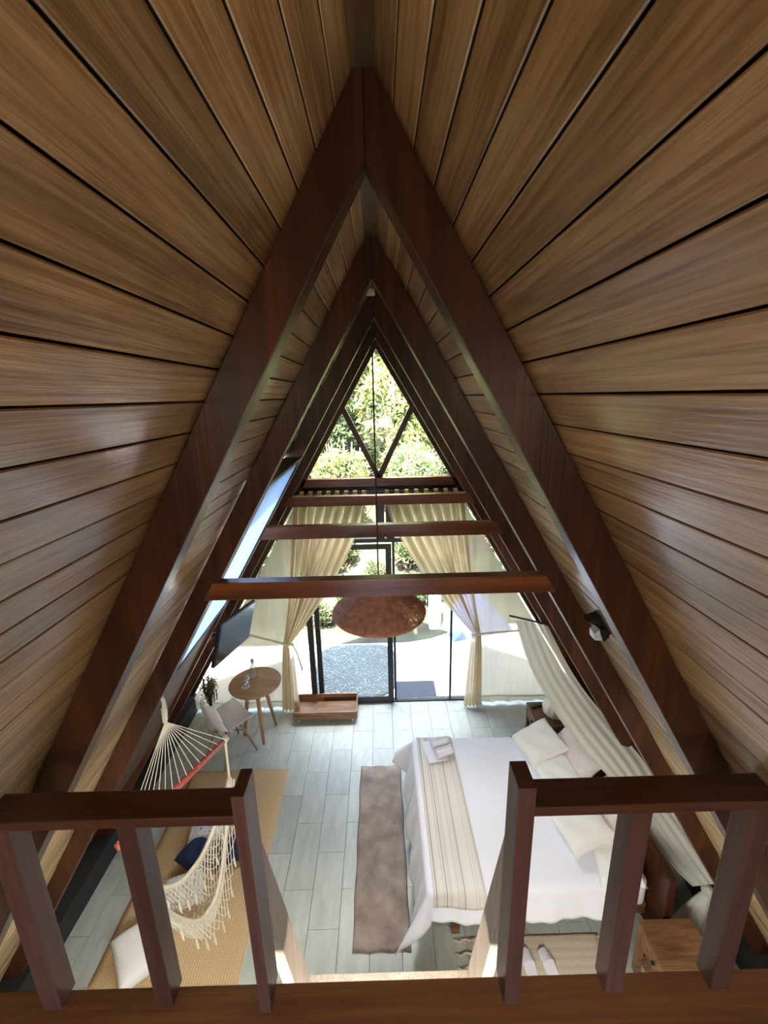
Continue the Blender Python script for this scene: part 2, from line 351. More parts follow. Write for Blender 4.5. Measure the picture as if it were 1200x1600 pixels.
# back gable wall behind the loft, with a window opening
struct('wall_back', MB().prism([(-2.8, 0), (2.8, 0), (2.8, .1), (1.5, 2.2), (-1.5, 2.2), (-2.8, .1)], 'y', YB-.1, YB).prism([(-1.5, 2.2), (-.45, 2.2), (-.45, 3.9), (-1.5, 2.4)], 'y', YB-.1, YB).prism([(.45, 2.2), (1.5, 2.2), (1.5, 2.4), (.45, 3.9)], 'y', YB-.1, YB).prism([(-.45, 3.6), (.45, 3.6), (.45, 3.87), (0, 4.7), (-.45, 3.87)], 'y', YB-.1, YB), 'plank')
bw = struct('window_3', MB().box(-.45, -.4, YB-.09, YB-.02, 2.2, 3.6).box(.4, .45, YB-.09, YB-.02, 2.2, 3.6).box(-.4, .4, YB-.09, YB-.02, 3.55, 3.6).box(-.4, .4, YB-.09, YB-.02, 2.2, 2.26), 'frame')
MB().box(-.4, .4, YB-.06, YB-.054, 2.26, 3.55).build('pane', 'glass', bw)
# loft floor
LZ, LY = 2.235, .91
lf = struct('floor_loft', MB().box(-1.36, 1.36, YB, LY-.01, LZ-.16, LZ-.03), 'frame')
y = LY
for wd in [.30, .22, .22, .22, .22, .22, .22, .22, .22]:
    MB().box(-1.37, 1.37, y-wd+.002, y, LZ-.03, LZ).build('floorboard', 'loft', lf, bevel=.003); y -= wd
# ---------------------------------------------------------------- A-frames
def rafter(s, y0, y1, z_foot=0.0):
    mb = MB(); pts = [(0, RI), (0, RO-.01), (s*MM*(RO-.01-z_foot), z_foot), (s*MM*(RI-z_foot), z_foot)]
    return mb.prism(pts, 'y', y0, y1)
flabels = ['nearest dark A-frame rafter pair, directly beyond the loft railing', 'A-frame rafter pair with the lowest, widest cross beam in view, holding the hammock chair',
           'A-frame rafter pair with the orange-lit cross beam, second beam from the bottom', 'A-frame rafter pair with the upper, shortest red cross beam near the end window', 'rafter pair framing the triangular end window']
for i, y0 in enumerate(YF):
    t = thing('rafter_frame', flabels[i], 'roof frame', (0, y0, 0), group='A-frame rafter pairs along the room')
    for s in (-1, 1):
        o = rafter(s, 0, FT if i < 4 else .07).build('rafter', 'frame', t, bevel=.003)
    if i in (1, 2, 3):
        z0, z1 = 2.937, 3.032
        h0 = MM*(RI-z0)+.03; h1 = MM*(RI-z1)+.03
        MB().prism([(-h0, z0), (h0, z0), (h1, z1), (-h1, z1)], 'y', -.004, .062).build('cross_beam', 'beam', t, bevel=.003)
# ---------------------------------------------------------------- skylight on the left slope
sky_t = bpy.data.objects.new('window_2', None); C.objects.link(sky_t); sky_t['kind'] = 'structure'
def inner(z, y, d=0): return Vector((-MM*(RI-z)-d*SEC, y, z))
def plate(y0, y1, z0, z1, d0, d1):
    return [inner(z, y, d) for y in (y0, y1) for z in (z0, z1) for d in (d0, d1)]
mm_ = bpy.data.materials.new('frosted_blue_glass'); mm_.use_nodes = True; t = mm_.node_tree; t.nodes.clear()
o_ = N(t, 'ShaderNodeOutputMaterial'); mx = N(t, 'ShaderNodeMixShader'); mx.inputs[0].default_value = .15
tl_ = N(t, 'ShaderNodeBsdfTranslucent'); tl_.inputs[0].default_value = (.15, .18, .22, 1); gl = N(t, 'ShaderNodeBsdfGlossy'); gl.inputs['Roughness'].default_value = .15
t.links.new(tl_.outputs[0], mx.inputs[1]); t.links.new(gl.outputs[0], mx.inputs[2]); t.links.new(mx.outputs[0], o_.inputs[0]); M['skylight'] = mm_
MB().hexa(plate(sk_y0, sk_y1, SK0+.02, SK1-.02, .01, .018)).build('pane', 'skylight', sky_t)
fm = MB(); fm.hexa(plate(sk_y0, sk_y1, SK0, SK0+.025, .0, .10)).hexa(plate(sk_y0, sk_y1, SK1-.02, SK1+.005, .0, .10))
fm.hexa(plate(sk_y0, sk_y0+.015, SK0, SK1, .0, .10)).hexa(plate(sk_y1-.015, sk_y1, SK0, SK1, .0, .10)); fm.build('window_frame', 'black', sky_t)
# boarded panel under the skylight
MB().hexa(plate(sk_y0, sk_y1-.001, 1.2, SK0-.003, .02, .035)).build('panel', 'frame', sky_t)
# ---------------------------------------------------------------- end wall, window, door
win = struct('window_1', MB().prism([(-.93, 2.935), (.93, 2.935), (.865, 3.03), (-.865, 3.03)], 'y', 4.93, 5.02), 'beam', bevel=.003)
for s in (-1, 1):
    a = Vector((s*.38, 3.80)); b = Vector((0, 3.03)); d = (b-a).normalized(); n = Vector((-d.y, d.x))*.03
    MB().prism([tuple(a-d*.06+n), tuple(b+n), tuple(b-n), tuple(a-d*.06-n)], 'y', 4.955, 5.015).build('strut', 'frame', win, bevel=.002)
MB().prism([(-.83, 3.03), (.83, 3.03), (0, 4.44)], 'y', 5.03, 5.036).build('pane', 'glass', win)
dr = bpy.data.objects.new('door_1', None); C.objects.link(dr); dr['kind'] = 'structure'
def bar(x0, x1, z0, z1, y0=4.965, y1=5.015, nm='door_frame', mat='black'): return MB().box(x0, x1, y0, y1, z0, z1).build(nm, mat, dr, bevel=.002)
bar(-.955, -.885, 0, 2.93); bar(-.96, .96, 2.80, 2.93, 5.0, 5.02); bar(.135, .165, 0, 2.93, 4.98, 5.02); bar(.86, .885, 0, 2.93)
bar(-2.5, 2.5, -.01, .02, 4.96, 5.03, 'threshold'); bar(-.955, .86, 2.24, 2.29, 4.965, 5.015)
for sgn in (-1, 1):
    MB().prism([(sgn*MM*(RI-.02)-sgn*.0, 0.02), (sgn*MM*(RI-.02)+sgn*.09, .02), (sgn*MM*(RI-2.93)+sgn*.09, 2.93), (sgn*MM*(RI-2.93), 2.93)], 'y', 5.0, 5.03).build('side_frame', 'frame', dr)
# sliding leaf
lf_ = bar(-.86, -.795, .02, 2.22, 4.985, 5.02, 'door_leaf_stile'); bar(.055, .125, .02, 2.22, 4.94, 4.975, 'door_leaf_stile')
bar(-.795, .055, .02, .10, 4.945, 4.975, 'door_leaf_rail'); bar(-.795, .055, 2.16, 2.22, 4.945, 4.975, 'door_leaf_rail'); bar(-.795, .055, .10, 2.16, 4.958, 4.962, 'pane', 'glass')
bar(-.05, .05, 2.29, 2.80, 4.97, 5.0); bar(.07, .134, 2.29, 2.80, 4.97, 5.0)
bar(.165, .86, .02, 2.24, 4.998, 5.003, 'pane', 'glass'); bar(.885, 2.05, .02, 1.5, 4.998, 5.003, 'pane', 'glass')
bar(-2.05, -.955, .02, 1.5, 4.998, 5.003, 'pane', 'glass'); bar(-.885, .86, 2.29, 2.93, 4.998, 5.003, 'pane', 'glass')
for sg in (-1, 1): MB().prism([(sg*.955 if sg < 0 else .885, 1.5), (sg*1.72, 1.5), (sg*.92, 2.93)]+([(-.955, 2.93)] if False else []), 'y', 4.998, 5.003).build('pane', 'glass', dr)
# rod
rod = thing('curtain_rod', 'black curtain rod under the triangular window sill', 'curtain rod', (0, 4.86, 2.885))
MB().tube([(-.98, 0, 0), (.98, 0, 0)], .012, 10).build('rod', 'black', rod, smooth=True)
for x in (-.93, .93): MB().box(x-.012, x+.012, 0, .07, -.015, .015).build('bracket', 'black', rod)
# curtains
def curtain(sd, label):
    t = thing('curtain', label, 'curtain', (0, 0, 0), group='cream sheer curtains')
    tie = at(450, 1003, 4.84) if sd < 0 else at(744, 988, 4.84)
    foot = at(455, 1103, 4.82) if sd < 0 else at(738, 1102, 4.82)
    top_in = at(573, 775, 4.86) if sd < 0 else at(600, 775, 4.86)
    top_out = at(462, 775, 4.86) if sd < 0 else at(722, 772, 4.86)
    zt, z1 = 2.87, tie.z
    def drape(u, v):                      # u inner->outer, v top->tie
        e = v; xt = top_in.x+(top_out.x-top_in.x)*u; xb = tie.x+(u-.5)*.10*(-1 if sd < 0 else 1)
        g = e**(1.5-.75*u) if u < .6 else e**1.05
        if u >= .55: g = e*(1-.15*math.sin(PI*e))
        x = xt+(xb-xt)*g; z = zt+(z1-zt)*e
        pl = (.045*(1-e)+.014)*math.sin(u*48+.6*math.sin(3*e)); return (x, 4.84+pl-.02*e, z)
    MB().grid(drape, 150, 24).build('drape', 'curtain', t, smooth=True, fix=False)
    def tail(u, v):
        wd = .10+.13*v**.7; x = tie.x+(foot.x-tie.x)*v+(u-.5)*wd*(-1 if sd < 0 else 1); a = u*30
        return (x, 4.83+.022*math.sin(a)-.01, z1+(.02-z1)*v)
    MB().grid(tail, 60, 12).build('tail', 'curtain', t, smooth=True, fix=False)
    xi = abs(top_out.x)-.03
    def outer(u, v):                      # v: 0 floor..1 top, u 0 at slope
        z = .04+v*(2.86-.04); xo = sd*(MM*(RI-z)-.03 if z < 2.7 else MM*(RI-2.7)-.03)
        xin = tie.x+(sd*xi-tie.x)*max(0, (z-tie.z)/(zt-tie.z)) if z > tie.z else tie.x
        x = xo+(xin-xo)*u; x = x if abs(x) > abs(xin) else xin
        return (x, 4.87+.012*math.sin(x*26)+.006*math.sin(x*61+z*2), z)
    MB().grid(outer, 60, 40).build('outer_panel', 'net', t, smooth=True, fix=False)
    hem = MB(); hem.grid(lambda u, v: (sd*(1.26+u*(MM*(RI-.13)-.04-1.26)), 4.862, .12+.012*v+.008*math.sin(u*9)), 40, 1).build('hem_line', plain('hem_thread', (.5, .42, .22), .9), t, fix=False)
    end = at(378, 988, 4.9) if sd < 0 else at(812, 984, 4.9)
    MB().tube(chaikin([(tie.x-sd*.07, 4.80, tie.z), (tie.x, 4.78, tie.z-.01), (tie.x+sd*.08, 4.82, tie.z), (end.x, 4.88, end.z)]), .012, 8).build('tieback', 'rope', t, smooth=True)
    if sd < 0: MB().tube(chaikin([(tie.x+.06, 4.8, tie.z), (tie.x+.12, 4.79, tie.z-.15), (tie.x+.16, 4.8, tie.z-.38)]), .012, 6).build('tieback_end', 'rope', t, smooth=True)
    for k in range(8):
        x = top_in.x+(top_out.x-top_in.x)*(k+.3)/8
        MB().box(x-.022, x+.022, 4.835, 4.885, 2.84, 2.905).build('tab', 'curtain', t)
curtain(-1, 'cream sheer curtain tied back on the left of the glass door'); curtain(1, 'cream sheer curtain tied back on the right, beside the bed')
# ---------------------------------------------------------------- railings and ladder
def railing(s, label, bx):
    t = thing('railing', label, 'railing', (0, 0, 0), group='loft railings')
    MB().box(.379 if s > 0 else -1.36, 1.36 if s > 0 else -.366, .855, .94, 2.91, 2.94).build('handrail', 'railx', t, bevel=.004)
    MB().box(*((-.365, -.333) if s < 0 else (.334, .378)), .845, .93, LZ, 3.01).build('newel_post', 'rail', t, bevel=.003)
    for a, b in bx: MB().box(a, b, .865, .925, LZ, 2.91).build('baluster', 'rail', t, bevel=.003)
railing(-1, 'dark wooden loft railing left of the ladder opening, by the hammock side', [(-.672, -.622), (-1.0, -.945)])
railing(1, 'dark wooden loft railing right of the ladder opening, above the bed side', [(.635, .688), (.945, 1.0)])
lad = thing('ladder', 'steep wooden ladder rising to the gap in the loft railing', 'ladder', (0, 1.7, 0))
for s in (-1, 1):
    near = [(.935, 2.60), (1.14, 1.82), (1.60, 0)]; far = [(1.76, 0), (1.372, 1.432), (1.0, 2.67), (.94, 2.70)]
    MB().prism([(a-1.7, b) for a, b in near+far], 'x', s*.357 if s > 0 else -.402, .402 if s > 0 else -.357).build('stringer', 'stair', lad, bevel=.003)
for k in range(6):
    z = 1.43-.235*k; yc = 1.372-(z-1.432)*.27
    MB().box(-.357, .357, yc-.11-1.7, yc-.005-1.7, z-.03, z).build('tread', 'stair', lad, bevel=.003)
# ---------------------------------------------------------------- pendant lamp
lp = thing('pendant_lamp', 'dome-shaped woven rattan pendant lamp hanging on a long black cord', 'lamp', (-.01, 2.40, 2.68))
R_ = .278
def prof(a):   # a 0 top..1 rim: returns r, z
    pts = [(0.02, .155), (.06, .15), (.10, .125), (.15, .095), (.21, .06), (.255, .028), (.278, 0), (.274, -.014), (.262, -.024)]
    sg = [math.dist(p, q) for p, q in zip(pts, pts[1:])]; L = a*sum(sg); i = 0
    while i < len(sg)-1 and L > sg[i]: L -= sg[i]; i += 1
    f = min(1, L/sg[i])
    return pts[i][0]*(1-f)+pts[i+1][0]*f, pts[i][1]*(1-f)+pts[i+1][1]*f
wv = MB(); nr = 50; nrib = 44
for k in range(nr):
    r, z = prof(.08+.92*k/(nr-1)); n = 112
    open_ = .0
    pth = []
    for j in range(n):
        a = 2*PI*j/n; w_ = .0055*(1 if (j+k) % 2 else -1)
        pth.append(((r+w_)*math.cos(a), (r+w_)*math.sin(a), z+w_*.6))
    wv.tube(pth, [.0021 if (-.75 < ((2*PI*j/n+.2+PI) % (2*PI))-PI < .75 and k > 8 and (j*7+k*13) % 5 < 3) else .0038 for j in range(n)], 4, closed=True)
o = wv.build('weave', 'rattan', lp, smooth=True, fix=False); o['kind'] = 'stuff'
rbm = MB()
for j in range(nrib):
    a = 2*PI*j/nrib; rbm.tube([(prof(q)[0]*math.cos(a), prof(q)[0]*math.sin(a), prof(q)[1]) for q in [i/10 for i in range(11)]], .0065, 6)
o = rbm.build('ribs', 'rattan', lp, fix=False); o['kind'] = 'stuff'
MB().lathe([(.001, .19), (.02, .188), (.025, .155), (.025, .11), (.001, .10)], 16).build('lamp_holder', 'furn', lp, smooth=True)
MB().tube([(.0, 0, .18), (0, 0, RI-2.68+.02)], .0045, 6).build('cord', 'cord', lp)
MB().lathe([(.001, .03), (.02, .028), (.022, 0), (.001, -.004)], 12, (0, 0, RI-2.68+.0)).build('canopy_cap', 'rope', lp, smooth=True)
# ---------------------------------------------------------------- wall lamp
wlp = thing('wall_lamp', 'black angular wall lamp with a white shade on the right slope', 'lamp')
ml = slope_matrix(1, 2.93, 1.76, 0); wlp.matrix_world = ml @ Matrix.Diagonal((.62, .62, .62, 1))
sy = 1 if ml[1][1] > 0 else -1
MB().box(-.09, .09, -.04, .04, 0, .018).build('mount_plate', 'black', wlp, bevel=.003)
MB().prism([(-.085, .018), (-.03, .018), (.0, .05), (-.10, .10)], 'y', -.045, .045).build('upper_shade', 'black', wlp, bevel=.002)
MB().prism([(.0, .05), (.03, .018), (.10, .018), (.115, .075)], 'y', -.045, .045).build('lower_shade', 'black', wlp, bevel=.002)
MB().box(-.06, -.02, -.03, .03, .05, .075).build('lamp_lens', plain('pale_lens', (.6, .55, .4), .4), wlp)
MB().prism([(.01, .055), (.10, .078), (.07, .12), (.02, .10)], 'y', -.04, .04).build('white_diffuser', 'white', wlp, bevel=.002)
# ---------------------------------------------------------------- TV
tv = thing('television', 'black flat television on a wall arm over the round table', 'television')
A, B, D = at(346, 978, 3.2), at(400, 938, 3.8), at(338, 1042, 3.2); ex = (B-A).normalized(); ez = (A-D); ez = (ez-ex*ez.dot(ex)).normalized(); en = ex.cross(ez)
if en.x < 0: en = -en
wT, hT = (B-A).length, (A-D).length; c = A+ex*wT/2-ez*hT/2
tv.matrix_world = Matrix(((ex.x, en.x, ez.x, c.x), (ex.y, en.y, ez.y, c.y), (ex.z, en.z, ez.z, c.z), (0, 0, 0, 1)))
MB().box(-wT/2, wT/2, -.035, -.004, -hT/2, hT/2).build('casing', 'black', tv, bevel=.004)
MB().box(-wT/2+.012, wT/2-.012, -.004, 0, -hT/2+.015, hT/2-.012).build('screen', plain('dark_screen', (.01, .012, .014), .12, spec=.8), tv)
MB().box(-.10, .06, -.09, -.035, -.06, .06).tube([(-.05, -.08, 0), (-.22, -.14, .03), (-.30, -.08, .05)], .014, 8).build('wall_arm', 'black', tv)
# ---------------------------------------------------------------- rugs
def rugmesh(nm, label, x0, x1, y0, y1, th, mat, n=24, wob=.0):
    cx, cyy = (x0+x1)/2, (y0+y1)/2; t = thing(nm, label, 'rug', (cx, cyy, 0))
    hx, hy = (x1-x0)/2, (y1-y0)/2
    def f(u, v):
        x = (u*2-1)*hx; y = (v*2-1)*hy; e = min(1, 14*min(u, 1-u, v, 1-v)+.15)
        return (x+wob*math.sin(v*21), y+wob*math.sin(u*17), th*e**.5+wob*.3*math.sin(u*40)*math.sin(v*33))
    mb = MB(); mb.grid(f, n, n*2, th*.9); mb.build('pile', mat, t, smooth=True, fix=False); return t
rugmesh('plush_rug', 'long taupe plush rug on the tiles beside the bed', -.275, .16, 2.26, 3.92, .022, 'rug', 30, .004)
rugmesh('jute_rug', 'large golden jute rug under the hammock chair', -2.11, -1.06, 2.10, 3.92, .014, 'jute', 20)
wr = rugmesh('wool_rug', 'cream fringed wool rug under the slippers', .60, 1.56, 1.62, 2.34, .014, 'wool', 20)
for s in (-1, 1):
    for k in range(9):
        yy = -.33+k*.082; MB().tube(chaikin([(s*.47, yy, .012), (s*.53, yy+.012, .018), (s*.565, yy-.01, .015), (s*.60, yy+.015, .010)], 1), .009, 6).build('tassel', 'wool', wr, smooth=True)
# ---------------------------------------------------------------- bed
BX0, BX1, BY0, BY1, BT = .30, 1.88, 2.27, 3.64, .59
bed = thing('bed', 'double bed with dark wooden headboard against the right slope', 'bed', (0, 0, 0))
MB().box(BX0+.08, BX1, BY0+.05, BY1-.05, .22, .32).build('bed_base', 'furn', bed, bevel=.006)
for x in (BX0+.2, BX1-.12):
    for yy in (BY0+.12, BY1-.18): MB().box(x-.03, x+.03, yy-.03, yy+.03, 0, .22).build('leg', 'furn', bed)
def rbox(x0, x1, y0, y1, z0, z1, r): return MB().box(x0, x1, y0, y1, z0, z1).mesh('m', bevel=r, smooth=True)
me = MB().box(BX0+.03, BX1-.02, BY0+.02, BY1-.02, .32, BT-.015).mesh('mattress'); bm = bmesh.new(); bm.from_mesh(me)
bmesh.ops.bevel(bm, geom=bm.edges[:], offset=.05, segments=4, profile=.5, affect='EDGES'); bm.to_mesh(me); bm.free(); me.materials.append(M['cotton'])
me.polygons.foreach_set('use_smooth', [True]*len(me.polygons)); inst('mattress', me, bed)
MB().box(1.895, 1.95, BY0-.10, BY1+.10, .12, .75).build('headboard', 'frame', bed, bevel=.008)
def cloth(x0, x1, dropx, drop_near, drop_far, mat, nm, top=BT, step=.02, hemr=.01, flare=.16, parent=None):
    # sheet over the mattress: x0 foot edge, hangs by dropx beyond the foot, and over both sides
    us = np.arange(-dropx if dropx else 0, (x1-x0)+1e-6, step); vs = np.arange(-drop_near, (BY1-BY0)+drop_far+1e-6, step)
    P = []
    for u in us:
        row = []
        for v in vs:
            ox = max(0, -u); on = max(0, -v); of = max(0, v-(BY1-BY0)); oy = on+of; sgn = -1 if on > 0 else 1
            d = math.hypot(ox, oy); xx = x0+max(0, u); yy = BY0+min(max(v, 0), BY1-BY0)
            if d > 0:
                ca, sa = ox/d, oy/d; R = .035; th = min(d/R, PI/2); lat = R*math.sin(th); z = top-R*(1-math.cos(th))-max(0, d-R*PI/2)*.985
                ext = max(0, d-R*PI/2); corner = 4*ca*sa*ca*sa if ox and oy else 0
                rip = .018*math.sin(yy*17 if ox else xx*13)*min(1, ext*4)+.008*math.sin((yy+xx)*41)*min(1, ext*4)
                lat += ext*flare*(1+2.4*corner)+rip; zz = z+corner*ext*.25
                xx -= ca*lat; yy += sgn*sa*lat; z = max(zz, .012)
            else:
                z = top+.003*math.sin(xx*9+yy*4)+.002*math.sin(yy*23-xx*5)
            row.append((xx, yy, z))
        P.append(row)
    nu, nv = len(us)-1, len(vs)-1
    return MB().grid(lambda a, b: P[round(a*nu)][round(b*nv)], nu, nv, .006)
cv = cloth(BX0, 1.72, .42, .24, .24, 'quilt', 'bedspread', BT, .02, flare=.22)
tag(cv.build('bedspread', 'quilt', None, smooth=True, fix=False), 'white quilted bedspread hanging over the foot and sides of the bed', 'bedspread')
# runner: a strip across the foot
def runner_pts():
    vs = np.arange(-.13, (BY1-BY0)+.10, .02); return vs
vs = runner_pts()
def rf(u, v):
    q = vs[0]+(vs[-1]-vs[0])*v; x = BX0+.015+u*.345+.02*(1-v)*u; n_ = max(0, -q); f_ = max(0, q-(BY1-BY0)); d = n_+f_; s = -1 if n_ > 0 else 1
    R = .04; th = min(d/R, PI/2); lat = R*math.sin(th)+max(0, d-R*PI/2)*.25+(.012*math.sin(x*13) if d > .05 else 0); z = BT+.014-R*(1-math.cos(th))-max(0, d-R*PI/2)
    return (x, BY0-.008+min(max(q, 0), BY1-BY0)*1.011+s*lat*(1 if d else 0), z+.002*math.sin(x*60))
tag(MB().grid(rf, 14, 70, .006).build('bed_runner', 'runner', None, smooth=True, fix=False), 'striped beige runner laid across the foot of the bed', 'bed runner')
def pillow(nm, label, cat, c, wx, wy, th, rot, mat, group=None, n=20):
    def half(sg):
        def f(u, v):
            a, b = u*2-1, v*2-1; k = (max(0, 1-a**4)*max(0, 1-b**4))**.42; pin = 1-.07*(1-abs(a)**3)*(abs(b)**6)
            pin2 = 1-.07*(1-abs(b)**3)*(abs(a)**6)
            return (a*wx/2*pin2, b*wy/2*pin, sg*th/2*k*(1+.08*math.sin(a*7+b*5)*k))
        return f
    mb = MB(); mb.grid(half(1), n, n); mb.grid(half(-1), n, n)
    o = mb.build(nm, mat, None, smooth=True); bm = bmesh.new(); bm.from_mesh(o.data); bmesh.ops.remove_doubles(bm, verts=bm.verts, dist=1e-5); bmesh.ops.recalc_face_normals(bm, faces=bm.faces); bm.to_mesh(o.data); bm.free()
    o.data.polygons.foreach_set('use_smooth', [True]*len(o.data.polygons))
    o.location = c; o.rotation_euler = rot; return tag(o, label, cat, group)
R = math.radians; PG = 'pillows at the head of the bed'
pillow('pillow', 'large textured off-white pillow against the headboard, far side of the bed', 'pillow', (1.735, 3.28, .725), .36, .56, .13, (0, R(-48), R(2)), 'texpillow', PG)
pillow('pillow', 'large textured off-white pillow against the headboard, near side of the bed', 'pillow', (1.745, 2.68, .725), .36, .54, .13, (0, R(-48), R(-2)), 'texpillow', PG)
pillow('pillow', 'cream pillow lying under the far scatter pillow', 'pillow', (1.53, 3.10, .665), .34, .44, .11, (0, R(-14), R(6)), 'pillow', PG)
pillow('pillow', 'cream pillow lying at the near head corner of the bed', 'pillow', (1.66, 2.42, .655), .30, .44, .11, (R(3), R(-12), R(-12)), 'pillow', PG)
pillow('scatter_pillow', 'smooth white square scatter pillow leaning at the far side of the bed', 'pillow', (1.47, 3.43, .72), .40, .40, .13, (R(4), R(-20), R(14)), 'pillow', PG)
pillow('scatter_pillow', 'smooth white square scatter pillow seen below the right handrail', 'pillow', (1.50, 2.62, .71), .37, .37, .12, (R(4), R(-20), R(12)), 'pillow', PG)
# towels
tw_ = tag(MB().box(-.09, .09, -.13, .13, 0, .014).build('folded_cloth', 'towel', None, bevel=.005), 'thin folded white cloth under the two rolled towels', 'towel'); tw_.location = (.47, 3.47, BT+.022); tw_.rotation_euler = (0, 0, R(12))
def towel(c, label, rz):
    t = thing('rolled_towel', label, 'towel', c, rz, 'rolled towels on the runner')
    pts = []
    for k in range(60):
        a = k/59*2*PI*3.2; r = .012+.036*k/59; pts.append((r*math.cos(a), r*math.sin(a)*.85))
    inn = [(p[0]*(1-.006/max(.01, math.hypot(*p))), p[1]*(1-.006/max(.01, math.hypot(*p)))) for p in pts]
    MB().grid(lambda u, v: ((v-.5)*.17, pts[round(u*59)][0], pts[round(u*59)][1]), 59, 6, .005).build('roll', 'towel', t, smooth=True, fix=False)
    return t
towel((.53, 3.52, BT+.078), 'rolled white towel, the farther of the pair on the runner', R(16)); towel((.56, 3.41, BT+.078), 'rolled white towel, the nearer of the pair on the runner', R(20))
# slippers
for k, (x, rz, lb) in enumerate([(.985, 6, 'left white slipper of the pair on the wool rug'), (1.125, 14, 'right white slipper of the pair on the wool rug')]):
    t = thing('slipper', lb, 'slipper', (x, 2.14, .016), R(rz), 'white slippers')
    out = [(.042*math.sin(a)*(1+.1*math.cos(a)), .12*math.cos(a)) for a in [2*PI*i/24 for i in range(24)]]
    MB().prism(out, 'z', 0, .012).build('sole', 'white', t, bevel=.003)
    MB().grid(lambda u, v: (.043*math.cos(PI*u)*(.98-.35*v*v), .0+.10*v, .012+.045*math.sin(PI*u)*(1-.55*v)), 14, 8, .004).build('upper', 'towel', t, smooth=True, fix=False)
# ---------------------------------------------------------------- nightstands
def stand(nm, label, x0, x1, y0, y1, h, drawer_side=True):
    t = thing(nm, label, 'nightstand', ((x0+x1)/2, (y0+y1)/2, 0)); hx, hy = (x1-x0)/2, (y1-y0)/2
    MB().box(-hx, hx, -hy, hy, h-.03, h).build('top', 'furn', t, bevel=.004)
    for a in (-1, 1):
        for b in (-1, 1): MB().box(a*(hx-.025)-.02, a*(hx-.025)+.02, b*(hy-.025)-.02, b*(hy-.025)+.02, 0, h-.03).build('leg', 'furn', t, bevel=.002)
    d = MB().box(-hx+.01, hx-.02, -hy+.02, hy-.02, h-.17, h-.035).build('drawer', 'furn', t, bevel=.003)
    MB().lathe([(.001, 0), (.012, .002), (.012, .018), (.001, .02)], 12).build('knob', 'black', d).matrix_local = Matrix.Translation((-hx+.01, 0, h-.10)) @ Matrix.Rotation(-PI/2, 4, 'Y')
    MB().box(-hx+.03, hx-.03, -hy+.03, hy-.03, .12, .14).build('shelf', 'furn', t)
    return t
stand('nightstand', 'walnut nightstand between the bed and the glass wall', 1.63, 1.99, 3.88, 4.27, .50)
stand('nightstand', 'walnut nightstand on the near side of the bed, below the railing', 1.70, 2.06, 1.78, 2.14, .45)
bl = thing('table_lamp', 'small table lamp with a white shell-like shade on the far nightstand', 'lamp', (1.87, 4.05, .50))
def shade(u, v):
    a = 2*PI*u; r = (.045+.085*math.sin(PI*min(1, v*.62+.1)))*(1+.05*math.cos(a*12)); return (r*math.cos(a), r*math.sin(a), .03+.17*(1-v))
MB().grid(shade, 72, 10).build('shade', plain('shell_white', (.8, .72, .6), .6), bl, smooth=True)
MB().lathe([(.06, 0), (.06, .015), (.012, .03), (.012, .16), (.001, .165)], 20).build('base', 'furn', bl, smooth=False)
rm = tag(MB().box(-.02, .02, -.07, .07, 0, .015).build('remote_control', 'black', None, bevel=.003), 'small black remote control on the far nightstand', 'remote'); rm.location = (1.72, 4.19, .50); rm.rotation_euler = (0, 0, R(-70))
# ---------------------------------------------------------------- canopy drape
cn = thing('bed_canopy', 'long off-white gauze drape sagging along the right slope behind the bed', 'canopy')
Lp = [(806, 970, 3.95), (822, 1030, 3.75), (850, 1085, 3.5), (885, 1140, 3.25), (925, 1187, 3.0), (965, 1228, 2.82), (1010, 1300, 2.62), (1050, 1355, 2.45), (1082, 1385, 2.36)]
Rp = [(856, 978, 3.98), (893, 1052, 3.68), (935, 1108, 3.38), (975, 1152, 3.12), (1008, 1190, 2.92), (1040, 1250, 2.70), (1082, 1305, 2.52), (1110, 1345, 2.40), (1130, 1380, 2.33)]
LL = chaikin([at(*p) for p in Lp]); RR_ = chaikin([at(*p) for p in Rp]); n = len(LL)-1
def cnf(u, v):
    i = round(u*n); a, b = LL[i], RR_[i]; p = a.lerp(b, v); k = .012*(1-u*.3)
    return p+Vector((-.02, -.02, .03)).normalized()*(k*math.sin(v*30+u*5)+.03*math.sin(PI*v))
MB().grid(cnf, n, 48).build('drape', 'canopy', cn, smooth=True, fix=False)
te = at(1106, 1392, 2.34); be = at(1080, 1445, 2.30)
def cnt(u, v):
    a = 2*PI*u; r = .012+.098*v**.6; c_ = te.lerp(Vector((be.x-.01, be.y, be.z)), v); return (c_.x+r*math.cos(a)*(1+.12*math.cos(a*7)*v), c_.y+.8*r*math.sin(a)*(1+.12*math.cos(a*7)*v), c_.z)
MB().grid(cnt, 56, 10).build('tail', 'canopy', cn, smooth=True, fix=False)
MB().lathe([(.001, .035), (.03, .028), (.045, 0), (.03, -.028), (.001, -.035)], 16, tuple(te)).build('tie', 'canopy', cn, smooth=True)
MB().tube([at(796, 962, 3.95), at(858, 976, 3.98)], .010, 8).build('rod', 'black', cn)
